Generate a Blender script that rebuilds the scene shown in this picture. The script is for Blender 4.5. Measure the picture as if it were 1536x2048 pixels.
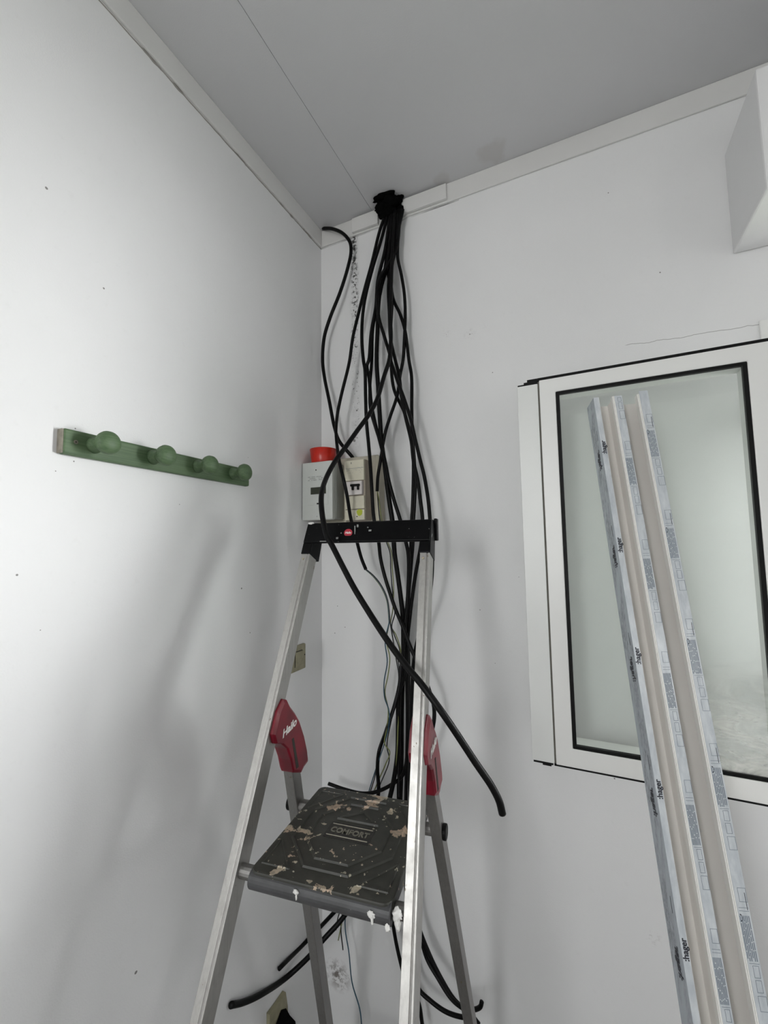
import bpy, bmesh, math, random
from mathutils import Vector, Matrix, noise
random.seed(7)
PI = math.pi
for o in list(bpy.data.objects):
    bpy.data.objects.remove(o)
SC = bpy.context.scene
COL = SC.collection

# ------------------------------------------------------------------ camera
FPX = 862.78
ROWS = None
def cam_rows(yaw, p, r):
    cy, sy = math.cos(yaw), math.sin(yaw)
    f = Vector((-sy*math.cos(p), cy*math.cos(p), math.sin(p)))
    rt = Vector((cy, sy, 0)); up = rt.cross(f)
    rt2 = rt*math.cos(r)+up*math.sin(r); up2 = up*math.cos(r)-rt*math.sin(r)
    return rt2, up2, f
RT, UP, FW = cam_rows(.43359, .084535, -.013937)
CAM = Vector((.763, -1.198, 1.5))
cd = bpy.data.cameras.new('camera'); cam = bpy.data.objects.new('camera', cd); COL.objects.link(cam)
cd.sensor_fit = 'HORIZONTAL'; cd.sensor_width = 36; cd.lens = FPX/1536*36; cd.clip_start = .02
m = Matrix((( RT.x, UP.x, -FW.x, CAM.x), (RT.y, UP.y, -FW.y, CAM.y), (RT.z, UP.z, -FW.z, CAM.z), (0, 0, 0, 1)))
cam.matrix_world = m
SC.camera = cam
def ray(px, py):
    return RT*(px-768)-UP*(py-1024)+FW*FPX
def onY(px, py, Y):
    v = ray(px, py); return CAM+v*((Y-CAM.y)/v.y)
def onX(px, py, X):
    v = ray(px, py); return CAM+v*((X-CAM.x)/v.x)

# ------------------------------------------------------------------ light and exposure
SC.view_settings.view_transform = 'Standard'; SC.view_settings.look = 'None'
SC.view_settings.gamma = 1; SC.view_settings.use_curve_mapping = False
SC.view_settings.exposure = 0.0
WORLD_STRENGTH = 14.0
w = bpy.data.worlds.new('world'); SC.world = w; w.use_nodes = True
nt = w.node_tree; nt.nodes.clear()
wo = nt.nodes.new('ShaderNodeOutputWorld'); bg = nt.nodes.new('ShaderNodeBackground')
tc = nt.nodes.new('ShaderNodeTexCoord'); sx = nt.nodes.new('ShaderNodeSeparateXYZ'); rp = nt.nodes.new('ShaderNodeValToRGB')
mr = nt.nodes.new('ShaderNodeMapRange'); mr.inputs['From Min'].default_value = -1; mr.inputs['From Max'].default_value = 1
nt.links.new(tc.outputs['Generated'], sx.inputs[0]); nt.links.new(sx.outputs['Z'], mr.inputs['Value'])
nt.links.new(mr.outputs[0], rp.inputs[0]); # bright lobe added to the world to sharpen the window's shadows
LOBE_DIR = Vector((.92, .39, -.09)).normalized(); LOBE = 50.0; LOBE_POW = 40
dt = nt.nodes.new('ShaderNodeVectorMath'); dt.operation = 'DOT_PRODUCT'; dt.inputs[1].default_value = LOBE_DIR
nt.links.new(tc.outputs['Generated'], dt.inputs[0])
mx = nt.nodes.new('ShaderNodeMath'); mx.operation = 'MAXIMUM'; mx.inputs[1].default_value = 0; nt.links.new(dt.outputs['Value'], mx.inputs[0])
pw = nt.nodes.new('ShaderNodeMath'); pw.operation = 'POWER'; pw.inputs[1].default_value = LOBE_POW; nt.links.new(mx.outputs[0], pw.inputs[0])
ml = nt.nodes.new('ShaderNodeMath'); ml.operation = 'MULTIPLY'; ml.inputs[1].default_value = LOBE; nt.links.new(pw.outputs[0], ml.inputs[0])
bg2 = nt.nodes.new('ShaderNodeBackground'); bg2.inputs[0].default_value = (.98, 1, 1, 1); nt.links.new(ml.outputs[0], bg2.inputs[1])
ad = nt.nodes.new('ShaderNodeAddShader'); nt.links.new(bg.outputs[0], ad.inputs[0]); nt.links.new(bg2.outputs[0], ad.inputs[1])
nt.links.new(rp.outputs[0], bg.inputs[0]); nt.links.new(ad.outputs[0], wo.inputs[0])
rp.color_ramp.elements[0].color = (.74, .74, .73, 1); rp.color_ramp.elements[0].position = .45
rp.color_ramp.elements[1].color = (.975, .99, 1.0, 1); rp.color_ramp.elements[1].position = .60
bg.inputs[1].default_value = WORLD_STRENGTH

WT = .07                            # back wall thickness
WIN = (1.17, 2.07, 1.02, 1.97)      # window opening in the back wall: x0,x1,z0,z1
REAR = (.02, .47, 1.15, 2.3)      # fill opening added in the front wall behind the camera: x0,x1,z0,z1
SIDE = (-2.65, -2.30, 1.35, 1.85)     # small opening added in the right wall for extra fill light: y0,y1,z0,z1
RX, FY, H, LX = 2.6, -3.0, 2.6, -.018
def portal(name, loc, rot, sx_, sy_):
    l = bpy.data.lights.new(name, 'AREA'); l.shape = 'RECTANGLE'; l.size = sx_; l.size_y = sy_
    l.cycles.is_portal = True
    o = bpy.data.objects.new(name, l); o.location = loc; o.rotation_euler = rot; COL.objects.link(o)
portal('window_portal', ((WIN[0]+WIN[1])/2, WT-.01, (WIN[2]+WIN[3])/2), (-PI/2, 0, 0), WIN[1]-WIN[0], WIN[3]-WIN[2])
portal('rear_fill_portal', ((REAR[0]+REAR[1])/2, FY-.07, (REAR[2]+REAR[3])/2), (PI/2, 0, 0), REAR[1]-REAR[0], REAR[3]-REAR[2])

portal('side_fill_portal', (RX+.07, (SIDE[0]+SIDE[1])/2, (SIDE[2]+SIDE[3])/2), (0, PI/2, 0), SIDE[3]-SIDE[2], SIDE[1]-SIDE[0])

# ------------------------------------------------------------------ helpers
def srgb(r, g, b):
    f = lambda c: ((c/255+.055)/1.055)**2.4 if c > 10 else c/255/12.92
    return (f(r), f(g), f(b), 1)
class NT:
    def __init__(s, name):
        s.m = bpy.data.materials.new(name); s.m.use_nodes = True; s.t = s.m.node_tree
        s.b = s.t.nodes['Principled BSDF']; s.out = s.t.nodes['Material Output']
        s.geo = None
    def n(s, kind, **kw):
        nd = s.t.nodes.new('ShaderNode'+kind)
        for k, v in kw.items():
            if k in nd.inputs.keys() if isinstance(k, str) else False: nd.inputs[k].default_value = v
            else: setattr(nd, k, v)
        return nd
    def l(s, a, b): s.t.links.new(a, b)
    def math(s, op, a, b=None, c=None, clamp=False):
        nd = s.t.nodes.new('ShaderNodeMath'); nd.operation = op; nd.use_clamp = clamp
        for i, v in enumerate((a, b, c)):
            if v is None: continue
            if isinstance(v, (int, float)): nd.inputs[i].default_value = v
            else: s.l(v, nd.inputs[i])
        return nd.outputs[0]
    def pos(s, obj=False):
        if obj: return s.t.nodes.new('ShaderNodeTexCoord').outputs['Object']
        return s.t.nodes.new('ShaderNodeNewGeometry').outputs['Position']
    def noise(s, vec, scale, detail=3, rough=.5, dist=0):
        nd = s.t.nodes.new('ShaderNodeTexNoise'); nd.inputs['Scale'].default_value = scale
        nd.inputs['Detail'].default_value = detail; nd.inputs['Roughness'].default_value = rough
        nd.inputs['Distortion'].default_value = dist
        s.l(vec, nd.inputs['Vector']); return nd.outputs['Fac']
    def ramp(s, fac, a, b, clamp=True):
        nd = s.t.nodes.new('ShaderNodeMapRange'); nd.clamp = clamp
        nd.inputs['From Min'].default_value = a; nd.inputs['From Max'].default_value = b
        s.l(fac, nd.inputs['Value']); return nd.outputs[0]
    def mix(s, fac, a, b):
        nd = s.t.nodes.new('ShaderNodeMix'); nd.data_type = 'RGBA'
        if isinstance(fac, float): nd.inputs[0].default_value = fac
        else: s.l(fac, nd.inputs[0])
        for i, v in ((6, a), (7, b)):
            if isinstance(v, tuple): nd.inputs[i].default_value = v
            else: s.l(v, nd.inputs[i])
        return nd.outputs[2]
    def bump(s, h, strength=.2, dist=.001):
        nd = s.t.nodes.new('ShaderNodeBump'); nd.inputs['Strength'].default_value = strength
        nd.inputs['Distance'].default_value = dist; s.l(h, nd.inputs['Height']); s.l(nd.outputs[0], s.b.inputs['Normal'])
    def map(s, vec, scale):
        nd = s.t.nodes.new('ShaderNodeMapping'); nd.inputs['Scale'].default_value = scale; s.l(vec, nd.inputs[0]); return nd.outputs[0]

def simple(name, col, rough=.5, metal=0, var=.12, vscale=30, bump=0, bscale=200, spec=None):
    k = NT(name); p = k.pos(True)
    f = k.noise(p, vscale, 4)
    dark = tuple(c*(1-var) for c in col[:3])+(1,); lite = tuple(min(1, c*(1+var)) for c in col[:3])+(1,)
    k.l(k.mix(k.ramp(f, .3, .7), dark, lite), k.b.inputs['Base Color'])
    k.b.inputs['Roughness'].default_value = rough; k.b.inputs['Metallic'].default_value = metal
    if spec is not None: k.b.inputs['Specular IOR Level'].default_value = spec
    if bump: k.bump(k.noise(p, bscale, 3), bump)
    return k.m

def spots(k, pts, dist_amt=.0025):
    """dirt marks: union of small noisy discs at given positions"""
    p = k.pos(); nn = k.noise(p, 90, 2); acc = None
    for (x, y, z, r) in pts:
        d = k.t.nodes.new('ShaderNodeVectorMath'); d.operation = 'DISTANCE'; d.inputs[1].default_value = (x, y, z)
        k.l(p, d.inputs[0])
        r = r*.62
        e = k.math('SUBTRACT', d.outputs['Value'], k.math('MULTIPLY', nn, r*1.6))
        v = k.math('LESS_THAN', e, r*.4)
        acc = v if acc is None else k.math('MAXIMUM', acc, v)
    return acc

def new_obj(name, me, mt, parent=None, smooth=False):
    o = bpy.data.objects.new(name, me); COL.objects.link(o)
    if mt is not None:
        me.materials.clear(); me.materials.append(mt)
    if smooth:
        for p in me.polygons: p.use_smooth = True
    if parent is not None: o.parent = parent
    return o
def obj(name, bm, mt, parent=None, smooth=False, bevel=0, seg=2, kind=None, auto=False):
    bmesh.ops.recalc_face_normals(bm, faces=bm.faces)
    me = bpy.data.meshes.new(name); bm.to_mesh(me); bm.free()
    o = new_obj(name, me, mt, parent, smooth)
    if bevel:
        b = o.modifiers.new('bevel', 'BEVEL'); b.width = bevel; b.segments = seg; b.limit_method = 'ANGLE'; b.angle_limit = .6
        b.harden_normals = False
    if kind: o['kind'] = kind
    return o
def empty(name, loc=(0, 0, 0), rz=0):
    o = bpy.data.objects.new(name, None); COL.objects.link(o); o.location = loc; o.rotation_euler = (0, 0, rz); o.empty_display_size = .05
    return o
def tag(o, label, cat, group=None):
    o['label'] = label; o['category'] = cat
    if group: o['group'] = group
    return o
def bx(bm, x0, x1, y0, y1, z0, z1, M=None):
    vs = [bm.verts.new((x, y, z)) for x in (x0, x1) for y in (y0, y1) for z in (z0, z1)]
    if M is not None:
        for v in vs: v.co = M @ v.co
    for f in ((0, 1, 3, 2), (4, 6, 7, 5), (0, 4, 5, 1), (2, 3, 7, 6), (0, 2, 6, 4), (1, 5, 7, 3)):
        bm.faces.new([vs[i] for i in f])
    return bm
def box(*a, M=None):
    return bx(bmesh.new(), *a, M=M)
def prism(bm, pts0, pts1):
    """closed loft between two equal polygons"""
    a = [bm.verts.new(p) for p in pts0]; b = [bm.verts.new(p) for p in pts1]; n = len(a)
    for i in range(n): bm.faces.new((a[i], a[(i+1) % n], b[(i+1) % n], b[i]))
    bm.faces.new(a); bm.faces.new(b[::-1])
    return bm
def smoothpath(pts, sub=8):
    P = [Vector(p) for p in pts]; out = []
    n = len(P)
    for i in range(n-1):
        p0 = P[max(i-1, 0)]; p1 = P[i]; p2 = P[i+1]; p3 = P[min(i+2, n-1)]
        # centripetal Catmull-Rom
        def kn(t, a, b): return t+max((b-a).length, 1e-6)**.5
        t0 = 0
        a0 = p0 if i > 0 else p1*2-p2; a3 = p3 if i+2 < n else p2*2-p1
        t1 = kn(t0, a0, p1); t2 = kn(t1, p1, p2); t3 = kn(t2, p2, a3)
        for j in range(sub):
            t = t1+(t2-t1)*j/sub
            A1 = a0*((t1-t)/(t1-t0))+p1*((t-t0)/(t1-t0)); A2 = p1*((t2-t)/(t2-t1))+p2*((t-t1)/(t2-t1)); A3 = p2*((t3-t)/(t3-t2))+a3*((t-t2)/(t3-t2))
            B1 = A1*((t2-t)/(t2-t0))+A2*((t-t0)/(t2-t0)); B2 = A2*((t3-t)/(t3-t1))+A3*((t-t1)/(t3-t1))
            out.append(B1*((t2-t)/(t2-t1))+B2*((t-t1)/(t2-t1)))
    out.append(P[-1]); return out
def tube(bm, pts, r, n=10, smooth=True, sub=8):
    P = smoothpath(pts, sub) if smooth else [Vector(p) for p in pts]
    rings = []; prev = None
    for i, p in enumerate(P):
        d = (P[min(i+1, len(P)-1)]-P[max(i-1, 0)]).normalized()
        if prev is None:
            u = d.orthogonal().normalized()
        else:
            u = (prev-d*prev.dot(d)).normalized()
        prev = u; v = d.cross(u)
        rings.append([bm.verts.new(p+(u*math.cos(2*PI*k/n)+v*math.sin(2*PI*k/n))*r) for k in range(n)])
    for a, b in zip(rings, rings[1:]):
        for k in range(n): bm.faces.new((a[k], a[(k+1) % n], b[(k+1) % n], b[k]))
    bm.faces.new(rings[0]); bm.faces.new(rings[-1][::-1])
    return bm
def lathe(bm, prof, M, n=28):
    """prof: (radius, height) list turned about local z, transformed by M"""
    rings = []
    for r, h in prof:
        if r < 1e-6: rings.append([bm.verts.new(M @ Vector((0, 0, h)))])
        else: rings.append([bm.verts.new(M @ Vector((r*math.cos(2*PI*k/n), r*math.sin(2*PI*k/n), h))) for k in range(n)])
    for a, b in zip(rings, rings[1:]):
        for k in range(n):
            k2 = (k+1) % n
            if len(a) == 1 and len(b) == 1: continue
            if len(a) == 1: bm.faces.new((a[0], b[k2], b[k]))
            elif len(b) == 1: bm.faces.new((a[k], a[k2], b[0]))
            else: bm.faces.new((a[k], a[k2], b[k2], b[k]))
    if len(rings[0]) > 1: bm.faces.new(rings[0])
    if len(rings[-1]) > 1: bm.faces.new(rings[-1])
    return bm
def frame(origin, xdir, ydir):
    x = Vector(xdir).normalized(); y = Vector(ydir); y = (y-x*y.dot(x)).normalized(); z = x.cross(y)
    o = Vector(origin)
    return Matrix(((x.x, y.x, z.x, o.x), (x.y, y.y, z.y, o.y), (x.z, y.z, z.z, o.z), (0, 0, 0, 1)))
def text(name, s, size, M, mt, parent=None, shear=0, ex=.00015, sx=1.0, align='CENTER', kind=None):
    cu = bpy.data.curves.new('t', 'FONT'); cu.body = s; cu.size = size; cu.extrude = ex; cu.shear = shear
    cu.align_x = align; cu.align_y = 'CENTER'; cu.resolution_u = 3; cu.offset = size*.028
    t = bpy.data.objects.new('t', cu); COL.objects.link(t)
    dg = bpy.context.evaluated_depsgraph_get(); me = bpy.data.meshes.new_from_object(t.evaluated_get(dg))
    bpy.data.objects.remove(t)
    me.transform(Matrix.Diagonal((sx, 1, 1, 1))); me.transform(M)
    return me if name is None else new_obj(name, me, mt, parent)

# ------------------------------------------------------------------ materials
def wall_material(name, pts, extra=None, col=(.80, .80, .80, 1)):
    k = NT(name); p = k.pos()
    big = k.noise(p, 2.2, 3); c = k.mix(k.ramp(big, .35, .65), tuple(v*.965 for v in col[:3])+(1,), col)
    fine = k.noise(p, 55, 5, .6); c = k.mix(k.math('MULTIPLY', k.ramp(fine, .60, .78), .10), c, (.55, .54, .52, 1))
    if pts: c = k.mix(k.math('MULTIPLY', spots(k, pts), .75), c, (.07, .06, .05, 1))
    if extra: c = extra(k, p, c)
    k.l(c, k.b.inputs['Base Color']); k.b.inputs['Roughness'].default_value = .55
    k.b.inputs['Specular IOR Level'].default_value = .35
    k.bump(k.math('ADD', k.noise(p, 380, 3), k.math('MULTIPLY', k.noise(p, 14, 2), 2.0)), .18, .0012)
    return k.m
def band(k, v, a, b, soft):
    return k.math('MULTIPLY', k.ramp(v, a-soft, a+soft), k.math('SUBTRACT', 1.0, k.ramp(v, b-soft, b+soft)))
def back_extra(k, p, c):
    s = k.t.nodes.new('ShaderNodeSeparateXYZ'); k.l(p, s.inputs[0]); X, Z = s.outputs['X'], s.outputs['Z']
    # run of mould and torn paint where an old duct was removed
    wob = k.math('MULTIPLY', k.math('SUBTRACT', k.noise(p, 14, 2), .5), .02)
    Xw = k.math('ADD', X, wob)
    strip = k.math('MULTIPLY', band(k, Xw, .097, .127, .006), band(k, Z, 1.80, 2.56, .02))
    grey = k.math('MULTIPLY', strip, k.math('MULTIPLY', k.ramp(k.noise(p, 45, 4, .7), .35, .7), .45))
    c = k.mix(grey, c, (.42, .42, .42, 1))
    core = k.math('MULTIPLY', band(k, Xw, .103, .122, .006), band(k, Z, 1.84, 2.555, .012))
    dens = k.ramp(Z, 1.75, 2.5)
    thr = k.math('SUBTRACT', .635, k.math('MULTIPLY', dens, .135))
    sp = k.math('MULTIPLY', core, k.math('GREATER_THAN', k.noise(p, 85, 4, .65), thr))
    c = k.mix(k.math('MULTIPLY', sp, .92), c, (.03, .028, .025, 1))
    # stain low on the wall
    d = k.t.nodes.new('ShaderNodeVectorMath'); d.operation = 'DISTANCE'; d.inputs[1].default_value = (.036, 0, .24); k.l(p, d.inputs[0])
    m1 = k.math('MULTIPLY', k.math('SUBTRACT', 1.0, k.ramp(d.outputs['Value'], .008, .05)), k.ramp(k.noise(p, 60, 5, .7), .45, .55))
    c = k.mix(k.math('MULTIPLY', m1, .85), c, (.10, .075, .06, 1))
    # dark dirty joint under the cornice
    ln = k.math('MULTIPLY', k.math('LESS_THAN', k.math('ABSOLUTE', k.math('SUBTRACT', Z, k.math('ADD', 2.5385, k.math('MULTIPLY', wob, .05)))), .0016),
                k.math('MULTIPLY', k.ramp(k.noise(p, 9, 3), .42, .6), k.math('LESS_THAN', X, .47)))
    c = k.mix(k.math('MULTIPLY', ln, .8), c, (.08, .075, .07, 1))
    for cx_, cz_, rr in ((.42, 2.135, .016), (.49, 2.115, .022), (.53, 2.13, .014), (.86, .62, .02)):
        d = k.t.nodes.new('ShaderNodeVectorMath'); d.operation = 'DISTANCE'; d.inputs[1].default_value = (cx_, 0, cz_); k.l(p, d.inputs[0])
        m_ = k.math('MULTIPLY', k.math('SUBTRACT', 1.0, k.ramp(d.outputs['Value'], rr*.3, rr)), k.ramp(k.noise(k.map(p, (1, 1, 2.2)), 90, 4, .7), .52, .62))
        c = k.mix(k.math('MULTIPLY', m_, .30), c, (.33, .31, .30, 1))
    # hairline crack above the sash
    zc = k.math('ADD', 1.995, k.math('MULTIPLY', k.math('SUBTRACT', k.noise(k.map(p, (1, 0, .1)), 22, 3), .5), .016))
    zc = k.math('ADD', zc, k.math('MULTIPLY', k.math('SUBTRACT', X, .9), -.03))
    cr = k.math('MULTIPLY', k.math('LESS_THAN', k.math('ABSOLUTE', k.math('SUBTRACT', Z, zc)), .0007), band(k, X, .88, 1.145, .003))
    c = k.mix(k.math('MULTIPLY', cr, .7), c, (.22, .21, .2, 1))
    return c
def left_extra(k, p, c):
    s = k.t.nodes.new('ShaderNodeSeparateXYZ'); k.l(p, s.inputs[0]); Y, Z = s.outputs['Y'], s.outputs['Z']
    wob = k.math('MULTIPLY', k.math('SUBTRACT', k.noise(p, 30, 3), .5), .004)
    w_ = k.math('ADD', .0020, k.math('MULTIPLY', k.ramp(k.noise(p, 16, 3), .55, .72), .0050))
    ln = k.math('LESS_THAN', k.math('ABSOLUTE', k.math('SUBTRACT', k.math('ADD', Z, wob), 2.5375)), w_)
    c = k.mix(k.math('MULTIPLY', ln, .72), c, (.13, .11, .08, 1))
    return c
marks_back = [(.551, 0, 1.989, .0022), (.862, 0, 2.411, .0022), (.962, 0, 2.164, .0022), (.041, 0, 1.32, .0022), (.494, 0, 1.329, .0018), (.068, 0, 1.256, .002),
              (.031, 0, 1.235, .002), (.107, 0, 1.848, .007), (.49, 0, 2.115, .002), (.53, 0, 1.19, .0015), (.80, 0, .95, .0025), (.02, 0, .52, .002), (.42, 0, 2.13, .0012), (.60, 0, 1.42, .0012)]
marks_left = [(-.018, -.825, 2.103, .003), (-.018, -.726, 1.985, .0026), (-.018, -.362, 1.406, .0028), (-.018, -.33, 1.292, .0016), (-.018, -.835, 1.468, .002),
              (-.018, -.617, .735, .0035), (-.018, -.79, 1.634, .0013), (-.018, -.763, 1.712, .002), (-.018, -.763, 1.655, .002), (-.018, -.55, 1.60, .0013), (-.018, -.345, 1.74, .0016), (-.018, -.80, 1.38, .0013)]
M_back = wall_material('painted_wall_back', marks_back, back_extra)
M_left = wall_material('painted_wall_left', marks_left, left_extra)
M_wall = wall_material('painted_wall', [])
def ceil_extra(k, p, c):
    for (x, y, r, a) in ((.582, -.05, .045, .30), (.428, -.024, .03, .25)):
        d = k.t.nodes.new('ShaderNodeVectorMath'); d.operation = 'DISTANCE'; d.inputs[1].default_value = (x, y, H); k.l(p, d.inputs[0])
        e = k.math('ADD', d.outputs['Value'], k.math('MULTIPLY', k.math('SUBTRACT', k.noise(p, 25, 3), .5), .05))
        c = k.mix(k.math('MULTIPLY', k.math('SUBTRACT', 1.0, k.ramp(e, r*.6, r)), a), c, (.42, .39, .36, 1))
    return c
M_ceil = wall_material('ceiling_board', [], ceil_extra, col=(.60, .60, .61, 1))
M_trim = simple('painted_trim', (.69, .685, .67, 1), .5, var=.03, vscale=6)
M_floor = NT('floor_tiles')
_p = M_floor.pos(); _b = M_floor.t.nodes.new('ShaderNodeTexBrick'); M_floor.l(_p, _b.inputs['Vector'])
_b.inputs['Scale'].default_value = 1.6; _b.offset = 0; _b.inputs['Brick Width'].default_value = .5; _b.inputs['Row Height'].default_value = .5; _b.inputs['Mortar Size'].default_value = .008
_b.inputs['Color1'].default_value = (.20, .19, .18, 1); _b.inputs['Color2'].default_value = (.23, .22, .21, 1); _b.inputs['Mortar'].default_value = (.2, .19, .18, 1)
M_floor.l(_b.outputs['Color'], M_floor.b.inputs['Base Color']); M_floor.b.inputs['Roughness'].default_value = .45
M_floor = M_floor.m
M_ground = simple('garden_ground', (.22, .24, .19, 1), .9, var=.3, vscale=4)
M_pvc = simple('white_pvc', (.80, .80, .78, 1), .32, var=.015, vscale=5)
M_strip = simple('white_strip', (.74, .75, .73, 1), .34, var=.02, vscale=5)
M_black = simple('black_rubber', (.005, .005, .005, 1), .5, var=.2, spec=.15)
M_gap = simple('dark_joint', (.05, .045, .04, 1), .9)
M_foam = simple('black_sealant', (.002, .002, .002, 1), .9, var=.3, bump=.4, bscale=120, spec=.05)
def cable_mat(name, c=.0028, rough=.42):
    k = NT(name); p = k.pos(True)
    k.l(k.mix(k.ramp(k.noise(p, 60, 4), .45, .8), (c*.7, c*.7, c*.7, 1), (c*1.6, c*1.6, c*1.6, 1)), k.b.inputs['Base Color'])
    k.b.inputs['Roughness'].default_value = rough; k.b.inputs['Specular IOR Level'].default_value = .16; k.bump(k.noise(p, 300, 2), .05)
    return k.m
M_cable = cable_mat('cable_sheath')
M_wblue = simple('wire_blue', (.02, .07, .11, 1), .4); M_wblack = simple('wire_black', (.012, .012, .014, 1), .4)
M_wgreen = simple('wire_green_yellow', (.20, .22, .07, 1), .4); M_wbrown = simple('wire_brown', (.09, .035, .02, 1), .4); M_wgrey = simple('wire_grey', (.2, .2, .19, 1), .4)
def alu(name, c=(.44, .43, .41, 1)):
    k = NT(name); p = k.pos(True)
    st = k.noise(k.map(p, (90, 90, 2)), 3, 4, .6); bl = k.noise(p, 38, 5, .65)
    col = k.mix(k.ramp(st, .3, .7), tuple(v*.85 for v in c[:3])+(1,), c)
    col = k.mix(k.math('MULTIPLY', k.ramp(bl, .52, .68), .5), col, (.33, .32, .30, 1))
    sp = k.math('GREATER_THAN', k.noise(p, 75, 3, .55), .715)
    col = k.mix(sp, col, (.20, .17, .13, 1))
    k.l(col, k.b.inputs['Base Color']); k.l(k.math('SUBTRACT', .85, k.math('MULTIPLY', sp, .8)), k.b.inputs['Metallic'])
    k.l(k.math('ADD', .30, k.math('MULTIPLY', bl, .25)), k.b.inputs['Roughness']); k.bump(bl, .08)
    return k.m
M_alu = alu('scuffed_aluminium'); M_alu2 = alu('dull_aluminium', (.30, .29, .28, 1))
def splatter(name, base, rough, thr, thr2, cols, scale=22, metal=0, bump=.25, spec=.5):
    k = NT(name); p = k.pos(True)
    b0 = k.noise(p, 40, 5, .6); c = k.mix(k.ramp(b0, .3, .7), tuple(v*.8 for v in base[:3])+(1,), tuple(v*1.25 for v in base[:3])+(1,))
    n1 = k.noise(p, scale, 6, .62, .3); n2 = k.noise(p, scale*4, 3, .5)
    m1 = k.math('GREATER_THAN', n1, thr); m2 = k.math('GREATER_THAN', n2, thr2); mm = k.math('MAXIMUM', m1, m2)
    pc = k.mix(k.ramp(k.noise(p, 12, 2), .4, .6), cols[0], cols[1])
    pc = k.mix(k.math('MULTIPLY', k.ramp(k.noise(p, 160, 3), .45, .6), .6), pc, tuple(v*.5 for v in cols[0][:3])+(1,))
    k.l(k.mix(mm, c, pc), k.b.inputs['Base Color']); k.b.inputs['Roughness'].default_value = rough; k.b.inputs['Metallic'].default_value = metal
    k.b.inputs['Specular IOR Level'].default_value = spec
    k.bump(k.math('ADD', k.math('MULTIPLY', mm, .6), k.math('MULTIPLY', b0, .5)), bump)
    return k.m
M_tread = splatter('paint_spotted_tread', (.038, .038, .031, 1), .5, .605, .675, ((.50, .47, .36, 1), (.50, .37, .27, 1)), 24)
M_treadf = splatter('grey_tread_front', (.050, .050, .052, 1), .45, .70, .735, ((.62, .60, .55, 1), (.6, .57, .5, 1)), 24)
M_rail = splatter('black_rail_plastic', (.0035, .0035, .004, 1), .36, .70, .735, ((.45, .45, .45, 1), (.35, .35, .35, 1)), 40, spec=.10)
M_red = simple('red_plastic', (.17, .005, .016, 1), .34, var=.25, vscale=25)
M_white = simple('white_paint_mark', (.80, .79, .76, 1), .6)
M_redcup = simple('bright_red_plastic', (.50, .014, .003, 1), .3, var=.12)
M_meter = simple('grey_white_plastic', (.56, .58, .55, 1), .4, var=.03)
M_cream = simple('cream_plastic', (.62, .59, .47, 1), .42, var=.1, vscale=18)
M_beige = simple('aged_beige_plastic', (.42, .37, .27, 1), .5, var=.12, vscale=20)
M_board = simple('aged_board', (.45, .42, .34, 1), .6, var=.1, vscale=14)
M_lcd = simple('lcd_glass', (.035, .04, .025, 1), .2)
M_ink = simple('black_ink', (.02, .02, .03, 1), .5); M_inkg = simple('grey_ink', (.12, .15, .19, 1), .6); M_inkl = simple('light_grey_ink', (.27, .28, .27, 1), .6)
M_lime = simple('lime_sticker', (.42, .48, .03, 1), .5)
k = NT('green_painted_wood'); p = k.pos(True)
g = k.noise(k.map(p, (60, 2.5, 60)), 4, 4, .6)
k.l(k.mix(k.ramp(g, .3, .7), (.055, .105, .045, 1), (.105, .165, .08, 1)), k.b.inputs['Base Color']); k.b.inputs['Roughness'].default_value = .55; k.bump(g, .15)
M_green = k.m
M_endwood = simple('bare_wood_end', (.22, .20, .16, 1), .7, var=.25, vscale=80)
M_socket = simple('yellowed_plastic', (.27, .25, .16, 1), .5, var=.15, vscale=60)
M_trunk = simple('white_duct_plastic', (.84, .81, .77, 1), .38, var=.03, vscale=8)
M_lip = simple('white_duct_edge', (.84, .83, .79, 1), .35, var=.02, vscale=8)
k = NT('blue_grey_film'); p = k.pos(True)
n1 = k.noise(k.map(p, (30, 30, 7)), 4, 4, .6)
k.l(k.mix(k.ramp(n1, .3, .75), (.48, .515, .55, 1), (.66, .69, .71, 1)), k.b.inputs['Base Color']); k.b.inputs['Roughness'].default_value = .22; k.bump(n1, .12)
M_film = k.m
k = NT('wrinkled_film'); p = k.pos(True)
n1 = k.noise(k.map(p, (60, 60, 25)), 4, 6, .7); n2 = k.noise(k.map(p, (25, 25, 5)), 2.2, 3)
k.l(k.mix(k.math('MULTIPLY', k.ramp(n2, .42, .58), k.ramp(n1, .35, .65)), (.42, .46, .50, 1), (.20, .215, .235, 1)), k.b.inputs['Base Color']); k.b.inputs['Roughness'].default_value = .25
k.bump(n1, .35)
M_film2 = k.m
# glass: clear pane, greenish, with a pale reflection painted in low on the right
k = NT('window_glass'); p = k.pos(True)
k.t.nodes.remove(k.b)
tr = k.t.nodes.new('ShaderNodeBsdfTransparent'); tr.inputs[0].default_value = (.93, .95, .935, 1)
gl = k.t.nodes.new('ShaderNodeBsdfGlossy'); gl.inputs['Roughness'].default_value = .03; gl.inputs[0].default_value = (.95, 1, .97, 1)
fr = k.t.nodes.new('ShaderNodeFresnel'); fr.inputs[0].default_value = 1.7
gb = k.t.nodes.new('ShaderNodeNewGeometry'); ff = k.math('MULTIPLY', fr.outputs[0], k.math('SUBTRACT', 1.0, gb.outputs['Backfacing']))
m1 = k.t.nodes.new('ShaderNodeMixShader'); k.l(ff, m1.inputs[0]); k.l(tr.outputs[0], m1.inputs[1]); k.l(gl.outputs[0], m1.inputs[2])
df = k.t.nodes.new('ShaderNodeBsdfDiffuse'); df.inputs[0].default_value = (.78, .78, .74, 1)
s_ = k.t.nodes.new('ShaderNodeSeparateXYZ'); k.l(p, s_.inputs[0])
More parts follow.
